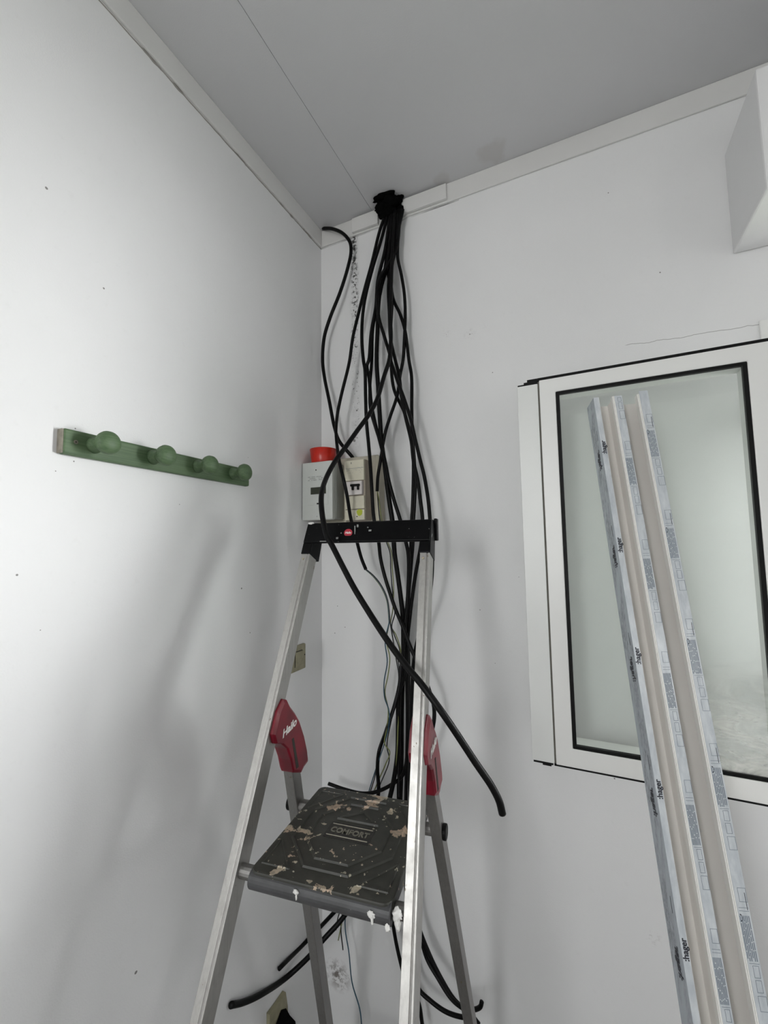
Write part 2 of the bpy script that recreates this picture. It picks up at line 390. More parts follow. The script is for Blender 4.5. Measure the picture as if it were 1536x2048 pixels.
reg = k.math('MULTIPLY', k.ramp(s_.outputs['X'], .20, .30), k.math('SUBTRACT', 1.0, k.ramp(s_.outputs['Z'], .08, .24)))
refl = k.math('MULTIPLY', reg, k.ramp(k.noise(k.map(p, (5, 5, 11)), 2.2, 6, .62, 1.2), .40, .66))
refl = k.math('ADD', .05, k.math('MULTIPLY', refl, .6))
m2 = k.t.nodes.new('ShaderNodeMixShader'); k.l(refl, m2.inputs[0]); k.l(m1.outputs[0], m2.inputs[1]); k.l(df.outputs[0], m2.inputs[2])
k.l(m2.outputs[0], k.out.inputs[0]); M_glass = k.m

# ------------------------------------------------------------------ room shell
def struct(name, bm, mt, **kw):
    return obj(name, bm, mt, kind='structure', **kw)
struct('floor', box(LX-.2, RX+.2, FY-.2, .25, -.1, 0), M_floor)
bm = bmesh.new(); G = .0005
for a, b in ((LX-.2, .1845-G), (.1845+G, 1.38-G), (1.38+G, RX+.2)):
    bx(bm, a, b, FY-.2, .25, H, H+.012)
bx(bm, LX-.2, RX+.2, FY-.2, .25, H+.0125, H+.06)
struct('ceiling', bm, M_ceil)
struct('wall_left', box(LX-.2, LX, FY-.2, .25, 0, H), M_left)
bm = bmesh.new()
bx(bm, LX, WIN[0], 0, WT, 0, H); bx(bm, WIN[1], RX, 0, WT, 0, H); bx(bm, WIN[0], WIN[1], 0, WT, 0, WIN[2]); bx(bm, WIN[0], WIN[1], 0, WT, WIN[3], H)
struct('wall_back', bm, M_back)
bm = bmesh.new()
bx(bm, RX, RX+.1, SIDE[1], WT, 0, H); bx(bm, RX, RX+.1, FY-.1, SIDE[0], 0, H); bx(bm, RX, RX+.1, SIDE[0], SIDE[1], 0, SIDE[2]); bx(bm, RX, RX+.1, SIDE[0], SIDE[1], SIDE[3], H)
struct('wall_right', bm, M_wall)
bm = bmesh.new()
bx(bm, LX, REAR[0], FY-.1, FY, 0, H); bx(bm, REAR[1], RX, FY-.1, FY, 0, H); bx(bm, REAR[0], REAR[1], FY-.1, FY, 0, REAR[2]); bx(bm, REAR[0], REAR[1], FY-.1, FY, REAR[3], H)
struct('wall_front', bm, M_wall)
# window frame fixed in the opening
bm = bmesh.new(); fo = .03; fw = .05
x0, x1, z0, z1 = WIN[0]-fo, WIN[1]+fo, WIN[2]-fo, WIN[3]+fo-.005
for a in ((x0, x1, z1-fw, z1), (x0, x1, z0, z0+fw), (x0, x0+fw, z0+fw, z1-fw), (x1-fw, x1, z0+fw, z1-fw)):
    bx(bm, a[0], a[1], -.006, -.0004, a[2], a[3])
win = struct('window_1', bm, M_pvc, bevel=.002)
# cornice strips
struct('trim_1', box(LX+.0003, LX+.0065, FY, -.0065, 2.5405, H-.0003), M_trim, bevel=.0015)
struct('trim_2', box(LX+.0003, RX, -.006, -.0003, 2.5405, H-.0003), M_trim, bevel=.0015)
bm = bmesh.new()
bx(bm, .112, .208, -.017, -.0062, 2.5455, 2.5935); struct('trim_3', bm, M_trim, bevel=.002)
bm = bmesh.new()
bx(bm, .291, .436, -.017, -.0062, 2.5455, 2.5935); struct('trim_4', bm, M_trim, bevel=.002)
# boxed-in lintel above the window
struct('trim_5', box(1.105, 2.3, -.205, -.0003, 2.165, 2.412), M_wall, bevel=.004)
# outside
struct('ground_outside', box(-3, 6, .26, 5, -.3, -.02), M_ground)
struct('terrace_outside', box(-3, 6, -6, FY-.2, -.3, -.02), M_ground)

# ------------------------------------------------------------------ black sealant at the hole
bm = bmesh.new()
def lump(bm, c, r, sc=(1, 1, 1), seed=0, amp=.35):
    res = bmesh.ops.create_icosphere(bm, subdivisions=3, radius=1.0)
    for v in res['verts']:
        d = v.co.normalized(); k_ = 1+amp*noise.noise(d*2.2+Vector((seed*7.1, 0, 0)))+amp*.5*noise.noise(d*6+Vector((0, seed*3.3, 0)))
        v.co = Vector(c)+Vector((d.x*sc[0], d.y*sc[1], d.z*sc[2]))*r*k_
for c, r, sc, sd in (((.238, -.030, 2.578), .03, (1.0, .75, .75), 1), ((.262, -.034, 2.582), .03, (1, .8, .7), 2), ((.28, -.028, 2.586), .018, (1.1, .8, .7), 3),
                     ((.214, -.018, 2.588), .008, (1.6, .8, .8), 4), ((.292, -.026, 2.594), .008, (1.3, .8, .8), 5), ((.245, -.05, 2.594), .022, (1.6, .7, .35), 6),
                     ((.288, -.018, 2.563), .011, (1, .6, 1.1), 7), ((.222, -.02, 2.565), .010, (1, .7, 1.3), 8), ((.250, -.030, 2.555), .028, (1.0, .6, .7), 9)):
    lump(bm, c, r, sc, sd)
tag(obj('hole_sealant', bm, M_foam, smooth=True), 'ragged black sealant around the hole where the cable bundle leaves the ceiling', 'sealant')

# ------------------------------------------------------------------ coat rack
rack = tag(empty('coat_rack', (LX, -.57, 1.684)), 'green wooden coat rack with four round knobs on the left wall', 'coat rack')
def inv(root, bm):
    Mi = (Matrix.Translation(root.location) @ Matrix.Rotation(root.rotation_euler.z, 4, 'Z')).inverted()
    bmesh.ops.transform(bm, matrix=Mi, verts=bm.verts); return bm
def part(name, bm, mt, root, **kw):
    return obj(name, inv(root, bm), mt, root, **kw)
YA, YB = onX(128, 860, LX+.014).y, onX(499, 950, LX+.014).y
part('board', box(LX+.0002, LX+.014, YA, YB, 1.6625, 1.7055), M_green, rack, bevel=.003)
e = part('board_end', box(LX+.0002, LX+.0125, YA-.0025, YA+.0005, 1.664, 1.704), M_endwood, rack); e['label'] = 'bare grey end of the board'
prof = [(.0, 0), (.0145, 0), (.0135, .004), (.0105, .010), (.0095, .017), (.0105, .023), (.0155, .027), (.0192, .032), (.0202, .038), (.0185, .044), (.013, .0485), (.006, .0505), (0, .051)]
for (px, py) in ((217, 890), (333, 914), (421, 931), (490, 946)):
    pc = onX(px, py, LX+.052)
    M = frame((LX+.0138, pc.y, 1.6865), (0, 1, 0), (0, 0, 1))
    part('knob', lathe(bmesh.new(), prof, M), M_green, rack, smooth=True)
s = onX(152, 884, LX+.0145)
bm = lathe(bmesh.new(), [(0, 0), (.0035, 0), (.0035, .0008), (.0015, .0009), (.0014, -.001), (0, -.001)], frame((LX+.014, s.y, s.z), (0, 1, 0), (0, 0, 1)), 16)
part('screw', bm, M_endwood, rack)

# ------------------------------------------------------------------ electricity panel
bd = tag(empty('panel_board', (.10, 0, 1.58)), 'aged beige mounting board on the back wall behind meter and breaker', 'mounting board')
part('backboard', box(.004, .212, -.045, -.0005, 1.580, 1.782), M_board, bd, bevel=.002)
part('edge_rim', box(.205, .2155, -.0475, -.0455, 1.584, 1.779), M_cream, bd, bevel=.001)
part('bottom_rim', box(.006, .112, -.062, -.0455, 1.577, 1.5835), M_cream, bd, bevel=.0015)
part('divider', box(.1135, .117, -.075, -.0455, 1.583, 1.765), M_cream, bd, bevel=.001)

mt_ = tag(empty('electricity_meter', (.038, -.05, 1.585)), 'grey-white electricity meter with dark display in the room corner', 'electricity meter')
MX0, MX1, MY, MZ0, MZ1 = -.0155, .0935, -.113, 1.588, 1.765
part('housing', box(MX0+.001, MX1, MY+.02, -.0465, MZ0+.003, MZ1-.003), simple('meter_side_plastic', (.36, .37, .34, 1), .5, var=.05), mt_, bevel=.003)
part('front_cover', box(MX0, MX1-.001, MY, MY+.0198, MZ0, MZ1), M_meter, mt_, bevel=.004, seg=3)
def fp(px, py, Y=MY): return onY(px, py, Y)
def fbox(px0, py0, px1, py1, Y, t):
    a = fp(px0, py0, Y); b = fp(px1, py1, Y)
    return box(a.x, b.x, Y-t, Y-.00005, b.z, a.z)
part('display_surround', fbox(616, 966, 657, 1008, MY, .0012), M_meter, mt_, bevel=.0008)
part('display', fbox(621.5, 975.5, 652, 987, MY-.0012, .0006), M_lcd, mt_)
part('screw', lathe(bmesh.new(), [(0, 0), (.0021, 0), (.0021, .0006), (0, .0006)], frame((fp(632, 940).x, MY, fp(632, 940).z), (1, 0, 0), (0, 0, 1)), 14), M_black, mt_)
part('button', fbox(634, 1006, 640, 1008.5, MY, .0015), M_black, mt_)
a = fp(634, 1033); bm = bmesh.new()
bx(bm, a.x-.0028, a.x+.0028, MY-.0004, MY-.00005, a.z-.0004, a.z+.0004); bx(bm, a.x-.0004, a.x+.0004, MY-.00045, MY-.00005, a.z-.0028, a.z+.0028)
part('lower_mark', bm, M_inkl, mt_)
# small print above the display (illegible in the photograph: rows of fine strokes)
bm = bmesh.new(); random.seed(3)
for row in range(3):
    x = fp(616, 957).x
    while x < fp(646, 957).x:
        wd = random.uniform(.0012, .0035); zz = fp(616, 955+row*3.2).z
        if random.random() < .75: bx(bm, x, x+wd, MY-.0003, MY-.00005, zz-.0013, zz+.0012)
        x += wd+.001
part('small_print', bm, M_inkl, mt_)

br = tag(empty('circuit_breaker', (.155, -.05, 1.585)), 'cream main circuit breaker with black toggles, right of the meter', 'circuit breaker')
BY = -.092
bx0, bx1 = onY(690.5, 980, BY).x, onY(728, 980, BY).x
def bz(py): return onY(709, py, BY).z
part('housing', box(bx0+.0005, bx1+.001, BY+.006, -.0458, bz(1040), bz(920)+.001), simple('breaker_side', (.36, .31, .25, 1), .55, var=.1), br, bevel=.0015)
part('terminal_cover', box(bx0, bx1, BY, BY+.0058, bz(961), bz(920)), M_cream, br, bevel=.0015)
u = part('switch_unit', box(bx0+.001, bx1-.004, BY-.006, BY+.0058, bz(990), bz(963)), simple('switch_plastic', (.66, .62, .60, 1), .4, var=.05), br, bevel=.0012)
for px in (705.5, 716):
    a = onY(px, 975, BY-.01)
    o = part('toggle', box(a.x-.0028, a.x+.0022, BY-.013, BY-.0062, bz(981), bz(972)), M_black, br, bevel=.0008)
part('toggle_bar', box(onY(701.5, 972, BY-.01).x, onY(719, 972, BY-.01).x, BY-.0145, BY-.0135+.006, bz(973.8), bz(969.5)), M_black, br, bevel=.0005)
part('lower_cover', box(bx0+.001, bx1, BY, BY+.0058, bz(1018), bz(992)), M_cream, br, bevel=.0012)
part('base_cover', box(bx0, bx1, BY+.0005, BY+.0058, bz(1040), bz(1019.5)), M_cream, br, bevel=.0012)
bm = bmesh.new(); random.seed(5)
for q in range(26):
    x = random.uniform(bx0+.001, bx1-.006); zz = random.choice((bz(936), bz(939), bz(941), bz(945)))+random.uniform(-.001, .001)
    bx(bm, x, x+random.uniform(.0015, .005), BY-.0002, BY-.00005, zz, zz+.0006)
bx(bm, bx0+.004, bx1-.001, BY-.0003, BY-.00005, bz(937), bz(936.2))
part('scuff_marks', bm, M_inkl, br)
a = onY(719.5, 1024.5, BY)
bm = bmesh.new(); n_ = 18
ring = [Vector((a.x+math.cos(2*PI*i/n_)*.0095*(1+.15*random.uniform(-1, 1)), BY-.0004, a.z+math.sin(2*PI*i/n_)*.0098*(1+.15*random.uniform(-1, 1)))) for i in range(n_)]
prism(bm, ring, [v+Vector((0, .0004-.00005, 0)) for v in ring])
o = part('sticker', bm, M_lime, br); o['label'] = 'round lime green sticker'
a = onY(714, 1033, BY)
part('screw', lathe(bmesh.new(), [(0, 0), (.0018, 0), (.0018, .0005), (0, .0005)], frame((a.x, BY, a.z), (1, 0, 0), (0, 0, 1)), 12), M_black, br)
a = onY(702.5, 926, BY)
bm = bmesh.new(); bx(bm, a.x-.002, a.x-.0012, BY-.0003, BY-.00005, a.z-.0025, a.z+.0025); bx(bm, a.x+.0002, a.x+.0012, BY-.0003, BY-.00005, a.z-.0025, a.z+.0025); bx(bm, a.x-.002, a.x+.0012, BY-.0003, BY-.00005, a.z-.0028, a.z-.002)
part('lettering', bm, M_ink, br)

# red cap lying on the meter
rc = onY(646, 912, -.072)
M = Matrix.Translation((rc.x+.002, -.072, MZ1+.0004))
bm = lathe(bmesh.new(), [(0, 0), (.036, 0), (.037, .002), (.0425, .044), (.0418, .0445), (.040, .044), (.0348, .004), (0, .003)], M, 40)
tag(obj('plastic_cup', bm, M_redcup, smooth=False), 'open bright red plastic cup standing on top of the meter', 'cup')
for p_ in bpy.data.objects['plastic_cup'].data.polygons: p_.use_smooth = abs(p_.normal.z) < .7

# light switch on the left wall
sw = tag(empty('light_switch', (LX, -.138, 1.187)), 'old beige light switch on the left wall near the corner', 'light switch')
part('cover_plate', box(LX+.0003, LX+.011, -.174, -.103, 1.150, 1.222), M_socket, sw, bevel=.003)
part('rocker', box(LX+.0112, LX+.0145, -.155, -.120, 1.165, 1.205), M_socket, sw, bevel=.001)
bm = bmesh.new(); bx(bm, LX+.0111, LX+.0118, -.158, -.156, 1.163, 1.205); bx(bm, LX+.0111, LX+.0118, -.156, -.122, 1.2055, 1.2075)
part('shadow_gap', bm, M_gap, sw)
for yy, zz in ((-.109, 1.190), (-.165, 1.185)):
    part('screw', lathe(bmesh.new(), [(0, 0), (.002, 0), (.002, .0006), (0, .0006)], frame((LX+.011, yy, zz), (0, 1, 0), (0, 0, 1)), 12), M_black, sw)

# broken socket low on the left wall
bs = tag(empty('broken_socket', (LX, -.23, .30)), 'broken yellowed wall socket with black hole, low on the left wall', 'socket')
pl = [onX(px, py, LX+.012) for px, py in ((572, 1984), (576, 2012), (577, 2048), (574, 2100), (541, 2110), (540, 2030), (556, 2008))]
bm = prism(bmesh.new(), [Vector((LX+.0005, v.y, v.z)) for v in pl], [Vector((LX+.012, v.y, v.z)) for v in pl])
part('broken_plate', bm, M_socket, bs, bevel=.001)
pl = [onX(px, py, LX+.014) for px, py in ((563, 2020), (572, 2017), (579, 2030), (590, 2042), (592, 2060), (586, 2095), (556, 2095), (552, 2050))]
bm = prism(bmesh.new(), [Vector((LX+.0125, v.y, v.z)) for v in pl], [Vector((LX+.016, v.y, v.z)) for v in pl])
part('burnt_opening', bm, M_foam, bs, bevel=.001)

# ------------------------------------------------------------------ opened window sash
SY = -.165
sash = tag(empty('window_sash', (.6845, SY, 1.032), math.radians(-1.1)), 'white framed glazed window sash folded back along the back wall', 'window sash')
SW, SH = .455, .851; fw = .037; bw = .385
def sp(name, bm, mt, **kw): return obj(name, bm, mt, sash, **kw)
gx0, gx1, gz0, gz1 = .0345, .0345+.345, .0385, .0385+.780
def mitre(bm, X0, X1, Z0, Z1, x0, x1, z0, z1, ya, yb):
    O = [(X0, Z0), (X1, Z0), (X1, Z1), (X0, Z1)]; I = [(x0, z0), (x1, z0), (x1, z1), (x0, z1)]
    R4 = [[bm.verts.new((a, y, b)) for a, b in q] for y, q in ((ya, O), (ya, I), (yb, I), (yb, O))]
    for u_, v_ in ((0, 1), (1, 2), (2, 3), (3, 0)):
        for i in range(4):
            j = (i+1) % 4
            bm.faces.new((R4[u_][i], R4[u_][j], R4[v_][j], R4[v_][i]))
    return bm
sp('frame', mitre(bmesh.new(), 0, gx1+.045, 0, SH, gx0, gx1, gz0, gz1, 0, .048), M_pvc, bevel=.0018)
sp('frame_back', mitre(bmesh.new(), .004, gx1+.041, .004, SH-.004, gx0+.002, gx1-.002, gz0+.002, gz1-.002, .0485, .062), M_pvc, bevel=.0015)
sp('glazing_gasket', mitre(bmesh.new(), gx0-.0003, gx1+.0003, gz0-.0003, gz1+.0003, gx0+.0075, gx1-.0075, gz0+.0065, gz1-.0065, .002, .012), M_black)
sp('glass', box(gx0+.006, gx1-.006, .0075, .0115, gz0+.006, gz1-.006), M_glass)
sp('glazing_bead', mitre(bmesh.new(), gx0+.001, gx1-.001, gz0+.001, gz1-.001, gx0+.0035, gx1-.0035, gz0+.0035, gz1-.0035, .0122, .047), M_pvc)
sp('top_gasket', box(-.004, gx1+.045, .0025, .012, SH+.0003, SH+.0068), M_black, bevel=.0006)
sp('bottom_gasket', box(-.004, gx1+.045, .0025, .010, -.0040, -.0003), M_black)
sp('overlap_strip', box(-.049, -.0032, -.001, .008, .0015, SH-.0075), M_strip, bevel=.0012)
sp('strip_joint', box(-.0030, -.0003, .0035, .012, .001, SH-.002), simple('strip_joint_grey', (.13, .12, .10, 1), .8))
bm = bmesh.new(); bx(bm, -.0478, -.0035, .0006, .008, SH-.0074, SH-.0038); bx(bm, -.034, -.0035, .0015, .010, SH-.0038, SH+.0008); bx(bm, -.0265, -.0042, .003, .012, SH+.0008, SH+.0068)
sp('end_seal', bm, M_black, bevel=.0004)
bm = bmesh.new(); bx(bm, -.0465, -.006, .0006, .008, -.0030, .0014); bx(bm, -.028, -.010, .0015, .010, -.0065, -.0030)
sp('end_seal', bm, M_black, bevel=.0004)
sp('strip_core', box(-.044, -.003, .009, .046, .006, SH-.014), M_strip)
for zz in (.12, SH-.14): sp('hinge', box(gx1+.0455, gx1+.068, .03, .1585, zz, zz+.07), M_alu2, bevel=.002)

# ------------------------------------------------------------------ cable duct base leaning on the sash
T0 = Vector((.793, -.24, 1.8)); B0 = Vector((.8758, -.4096, .75)); A = (B0-T0).normalized()
Uv = Vector((math.cos(.281), math.sin(.281), 0)); Uv = (Uv-A*Uv.dot(A)).normalized(); Nv = Uv.cross(A); Nv = Nv if Nv.y < 0 else -Nv
LEN = (0-T0.z)/A.z-.022; WD, DD = .104, .044
duct = tag(empty('cable_duct', T0+A*LEN), 'white plastic cable duct with printed blue-grey film leaning on the window sash', 'cable duct')
def dp(u, v, t): return T0+Uv*u+Nv*v+A*t        # v: 0 front, negative behind
def dbox(bm, u0, u1, v0, v1, t0=0, t1=None):
    t1 = LEN if t1 is None else t1
    q = ((u0, v0), (u1, v0), (u1, v1), (u0, v1))
    return prism(bm, [dp(u, v, t0) for u, v in q], [dp(u, v, t1) for u, v in q])
D_ = lambda name, bm, mt, **kw: part(name, bm, mt, duct, **kw)
bm = bmesh.new()
dbox(bm, .0005, .1035, -DD, -DD+.002)                 # floor
dbox(bm, .0005, .0025, -DD+.002, -.0022)              # left wall
dbox(bm, .1015, .1035, -DD+.002, -.0022)              # right wall
dbox(bm, .0405, .0425, -DD+.002, -.008); dbox(bm, .0585, .0600, -DD+.002, -DD+.008)    # middle wall, small guide rib
D_('channel', bm, M_trunk)
bm = bmesh.new()
dbox(bm, .0025, .0105, -.0022, 0); dbox(bm, .0005, .0026, -.0022, 0)
D_('left_flange', bm, M_lip)
bm = bmesh.new(); dbox(bm, .0375, .0395, -.009, 0); dbox(bm, .0397, .0545, -.002, -.0004); dbox(bm, .0362, .0374, -.012, -.0015)
D_('middle_flange', bm, M_lip)
bm = bmesh.new(); dbox(bm, .0850, .0866, -.010, 0); dbox(bm, .0868, .1035, -.002, -.0004); dbox(bm, .0832, .0849, -.014, -.0015)
D_('right_flange', bm, M_lip)
D_('side_film', dbox(bmesh.new(), .0001, .0004, -DD, -.0002), M_film2)
D_('flange_film', dbox(bmesh.new(), .0001, .0100, .00005, .0004), M_film)
D_('flange_film', dbox(bmesh.new(), .0400, .0543, -.00035, .0001, .0, None), M_film)
D_('flange_film', dbox(bmesh.new(), .0870, .1034, -.00035, .0001, -.006, None), M_film)
PER = .1965
def outline(bm, u0, u1, t0, t1, v, w_=.0005):
    for a in ((u0, u0+w_, t0, t1), (u1-w_, u1, t0, t1), (u0, u1, t0, t0+w_), (u0, u1, t1-w_, t1)):
        dbox(bm, a[0], a[1], v, v+.00012, a[2], a[3])
def printing(bm, u0, u1, off, v):
    t = off
    while t < LEN:
        wd = u1-u0; s_ = lambda a, b: (max(t+a, .004), min(t+b, LEN-.004))
        a, b = s_(0, .055)
        if b > a:
            for i in range(6):
                uu = u0+.0012+i*(wd-.0024)/6; q = a
                while q < b-.003:
                    ln = random.uniform(.006, .018); dbox(bm, uu, uu+.0011, v, v+.0001, q, min(q+ln, b)); q += ln+.0011
        for (p0, p1, f0, f1) in ((.060, .0745, .35, .85), (.077, .0915, .35, .85), (.095, .113, .30, 1.0), (-.035, -.017, .30, 1.0)):
            a, b = s_(p0, p1)
            if b > a+.006: outline(bm, u0+wd*f0, u0+wd*f1-.0003, a, b, v)
        for p0 in (-.010, -.006, .0575):
            a, b = s_(p0, p0+.0006)
            if b > a and a > .005: dbox(bm, u0+.002, u1-.001, v, v+.0001, a, a+.0005)
        t += PER
random.seed(11)
bm = bmesh.new(); printing(bm, .0870, .1034, .0805-PER+.197-.0, .00012)
printing(bm, .0400, .0543, .135-PER, .00012)
D_('film_printing', bm, M_inkg)
def add_text(s, size, M, mt, root, name='lettering', **kw):
    me = text(None, s, size, Matrix.Identity(4), None, None, **kw)
    Mi = (Matrix.Translation(root.location) @ Matrix.Rotation(root.rotation_euler.z, 4, 'Z')).inverted()
    me.transform(Mi @ M); return new_obj(name, me, mt, root)
for t in (.109, .3045, .4995, .704, .9145, 1.111, 1.307):
    add_text(':hager', .0115, frame(dp(.0050, .0006, t), -A, -Uv), M_ink, duct, sx=1.0)
for t in (.130, .324, .524, .729, .942, 1.138, 1.334):
    add_text(':hager', .020, frame(dp(-.0002, -.017, t), -A, Nv), M_ink, duct, sx=.85, shear=.15)
bm = bmesh.new()
for t in (.08, .2765, .473, .6695, .866, 1.06):
    dbox(bm, -.0001, .00005, -.012, -.0105, t-.012, t+.010)
    dbox(bm, .1003, .1012, .00012, .0002, t-.028, t-.006) if t > .03 else None      # curved marks at the right edge
    for q in range(7):
        ang = PI*q/6; c0 = (.0888+.0022*math.sin(ang), t+.003+.004*math.cos(ang)); dbox(bm, c0[0], c0[0]+.0012, .00012, .0002, c0[1], c0[1]+.0016)
D_('film_printing', bm, M_ink)
bm = bmesh.new()
for (u, t) in ((.071, .365), (.071, .560), (.0735, .775)):
    q = [(u-.0028, t), (u, t-.0032), (u+.0030, t+.0004), (u+.0003, t+.0030)]
    D_('paint_fleck', prism(bmesh.new(), [dp(a, -DD+.0021, b) for a, b in q], [dp(a, -DD+.0024, b) for a, b in q]), M_white)

# ------------------------------------------------------------------ step ladder
LD = dict(P=.9798, x0=.3605, y0=-.6012, th=.1204, s=.4296, w=.1515, t=.0324, zr=1.5593, dep=.233, rod=.2049, ls=.338, lw=.1497, lt=.057)
P_ = LD['P']; s_ = LD['s']
lad = tag(empty('step_ladder', (LD['x0'], LD['y0'], 0), LD['th']), 'scuffed aluminium step ladder with black top rail in the corner', 'ladder')
def LP(name, bm, mt, parent=None, **kw): return obj(name, bm, mt, parent or lad, **kw)
def stile_x(z): return LD['w']+LD['t']*(P_-z)
def stile_y(z): return s_*(z-P_)
def leg_x(z): return LD['lw']+LD['lt']*(P_-z)
def leg_y(z): return LD['rod']+LD['ls']*(P_-z)
ZT = 1.492
for sd in (-1, 1):
    # channel profile: (x across, y back) with a shallow groove on the front face
    hw = .0098
    sec = [(-hw, 0), (.0035, 0), (.0042, .0016), (.0056, .0016), (.0063, 0), (hw, 0), (hw+.0006, .0015), (hw, .003), (hw, .040), (-hw, .040)]
    def ring(z):
        return [Vector((sd*stile_x(z)+a, stile_y(z)+b, z)) for a, b in sec]
    LP('front_stile', prism(bmesh.new(), ring(.012), ring(ZT)), M_alu, bevel=.0006)
    def foot(z0, z1, fx, fy, e, dpth): 
        r = lambda z: [Vector((sd*fx(z)+a, fy(z)+b, z)) for a, b in ((-.013, -e), (.013, -e), (.013, dpth+e), (-.013, dpth+e))]
        return prism(bmesh.new(), r(z0), r(z1))
    LP('rubber_foot', foot(0, .05, stile_x, stile_y, .002, .040), M_black, bevel=.002)
    hw2 = .0105
    sec2 = [(-hw2, 0), (hw2, 0), (hw2, .030), (-hw2, .030)]
    r2 = lambda z: [Vector((sd*leg_x(z)+a, leg_y(z)-.014+b, z)) for a, b in sec2]
    LP('rear_leg', prism(bmesh.new(), r2(.012), r2(1.10)), M_alu2, bevel=.001)
    LP('rubber_foot', foot(0, .05, leg_x, lambda z: leg_y(z)-.014, .002, .030), M_black, bevel=.002)
    # rivets near the stile tops
    for zz in (ZT-.012,):
        M = frame((sd*stile_x(zz)-.003, stile_y(zz)-.0003, zz), (1, 0, 0), (0, s_, 1))
        LP('rivet', lathe(bmesh.new(), [(0, 0), (.0028, 0), (.0024, .0009), (0, .0012)], M, 14), M_beige, smooth=True)
    # red hinge cover
    out = [(.100, 1.195), (.120, 1.212), (.134, 1.206), (.146, 1.190), (.166, 1.170), (.184, 1.148), (.205, 1.109), (.219, 1.073), (.224, 1.049), (.206, 1.046), (.194, 1.040), (.181, 1.046), (.160, 1.056), (.150, 1.085), (.136, 1.112), (.115, 1.130), (.092, 1.140), (.084, 1.160)]
    xc = .143; xa, xb = xc-.0155, xc+.0175
    cx_, cz_ = sum(a for a, b in out)/len(out), sum(b for a, b in out)/len(out)
    bm = bmesh.new()
    layers = [(xa, .90), (xa+.003, 1.0), (xb-.004, 1.0), (xb, .88)]
    rs = [[bm.verts.new((sd*x, cx_+(a-cx_)*k_, cz_+(b-cz_)*k_)) for a, b in out] for x, k_ in layers]
    for a, b in zip(rs, rs[1:]):
        for i in range(len(out)): bm.faces.new((a[i], a[(i+1) % len(out)], b[(i+1) % len(out)], b[i]))
    bm.faces.new(rs[0]); bm.faces.new(rs[-1])
    hc = LP('hinge_cover', bm, M_red, bevel=.0012)
    hc['label'] = 'dark red plastic hinge cover'
    # dark slot at the lower end
    bm = bmesh.new()
    xs = -1*(sd*-1)
    fx = xa-.0006 if sd < 0 else xb+.0006
    q = [(.150, 1.125), (.157, 1.125), (.178, 1.060), (.168, 1.060)]
    e0 = sd*fx; e1 = e0+(-.0008 if (sd < 0) else -.0008)*1
    prism(bm, [Vector((e0, a, b)) for a, b in q], [Vector((e1, a, b)) for a, b in q])
    LP('slot', bm, M_gap, hc)
    # brand word on the visible face (both faces look towards +x)
    fx2 = (-(xa-.0002)) if sd < 0 else (xb+.0002)
    M = frame((fx2+.0004, .140, 1.150), (0, 1, .12), (0, -.12, 1))
    me = text(None, 'Hailo', .021, Matrix.Identity(4), None, shear=.25, sx=1.2); me.transform(M)
    new_obj('lettering', me, M_white, hc)
# cross rods under platform
def rod(bm, y, z, x0, x1, r=.011):
    return tube(bm, [(x0, y, z), (x1, y, z)], r, 16, False)
for nm, y, z, xx in (('front_rod', .014, P_-.012, stile_x(P_)-.008), ('rear_rod', leg_y(P_-.012), P_-.012, leg_x(P_)+.014)):
    LP(nm, rod(bmesh.new(), y, z, -xx, xx), M_alu2, smooth=False, bevel=0)
for sd in (-1, 1):
    xx = leg_x(P_)+.0105
    LP('end_cap', tube(bmesh.new(), [(sd*xx, leg_y(P_-.012), P_-.012), (sd*(xx+.008), leg_y(P_-.012), P_-.012)], .014, 18, False), M_black, bevel=.002)
# platform
PX0, PX1, PY0, PY1, PZ = .0076-.1185, .0076+.1185, -.012, .246, P_+.012
bm = bmesh.new()
def rrect(x0, x1, y0, y1, r, n=5):
    pts = []
    for cx, cy, a0 in ((x1-r, y1-r, 0), (x0+r, y1-r, 90), (x0+r, y0+r, 180), (x1-r, y0+r, 270)):
        for i in range(n+1):
            a = math.radians(a0+90*i/n); pts.append((cx+r*math.cos(a), cy+r*math.sin(a)))
    return pts
def rr(x0, x1, y0, y1, r, z): return [Vector((a, b, z)) for a, b in rrect(x0, x1, y0, y1, r)]
lay = [(0, -.020), (0, -.002), (.0012, -.0004), (.004, 0)]
rs = [[bm.verts.new(v) for v in rr(PX0+i, PX1-i, PY0+i, PY1-i, .014, PZ+z)] for i, z in lay]
for a, b in zip(rs, rs[1:]):
    for i in range(len(a)): bm.faces.new((a[i], a[(i+1) % len(a)], b[(i+1) % len(a)], b[i]))
bm.faces.new(rs[0]); bm.faces.new(rs[-1])
plat = LP('platform', bm, M_tread)
def ridge(bm, pts, w_=.0052, h=.0030, closed=True):
    n = len(pts)
    for i in range(n if closed else n-1):
        a = Vector(pts[i]); b = Vector(pts[(i+1) % n]); d = (b-a).normalized(); nn = Vector((-d.y, d.x))
        q = [(a+nn*w_/2-d*w_*.3), (b+nn*w_/2+d*w_*.3), (b-nn*w_/2+d*w_*.3), (a-nn*w_/2-d*w_*.3)]
        qt = [(a+nn*w_*.2), (b+nn*w_*.2), (b-nn*w_*.2), (a-nn*w_*.2)]
        prism(bm, [Vector((v.x, v.y, PZ-.0003)) for v in q], [Vector((v.x, v.y, PZ+h)) for v in qt])
    return bm
cx, cy = (PX0+PX1)/2, (PY0+PY1)/2+.004
def octo(rx, ry, c=.42):
    return [(cx-rx*c, cy-ry), (cx+rx*c, cy-ry), (cx+rx, cy-ry*c), (cx+rx, cy+ry*c), (cx+rx*c, cy+ry), (cx-rx*c, cy+ry), (cx-rx, cy+ry*c), (cx-rx, cy-ry*c)]
bm = bmesh.new()
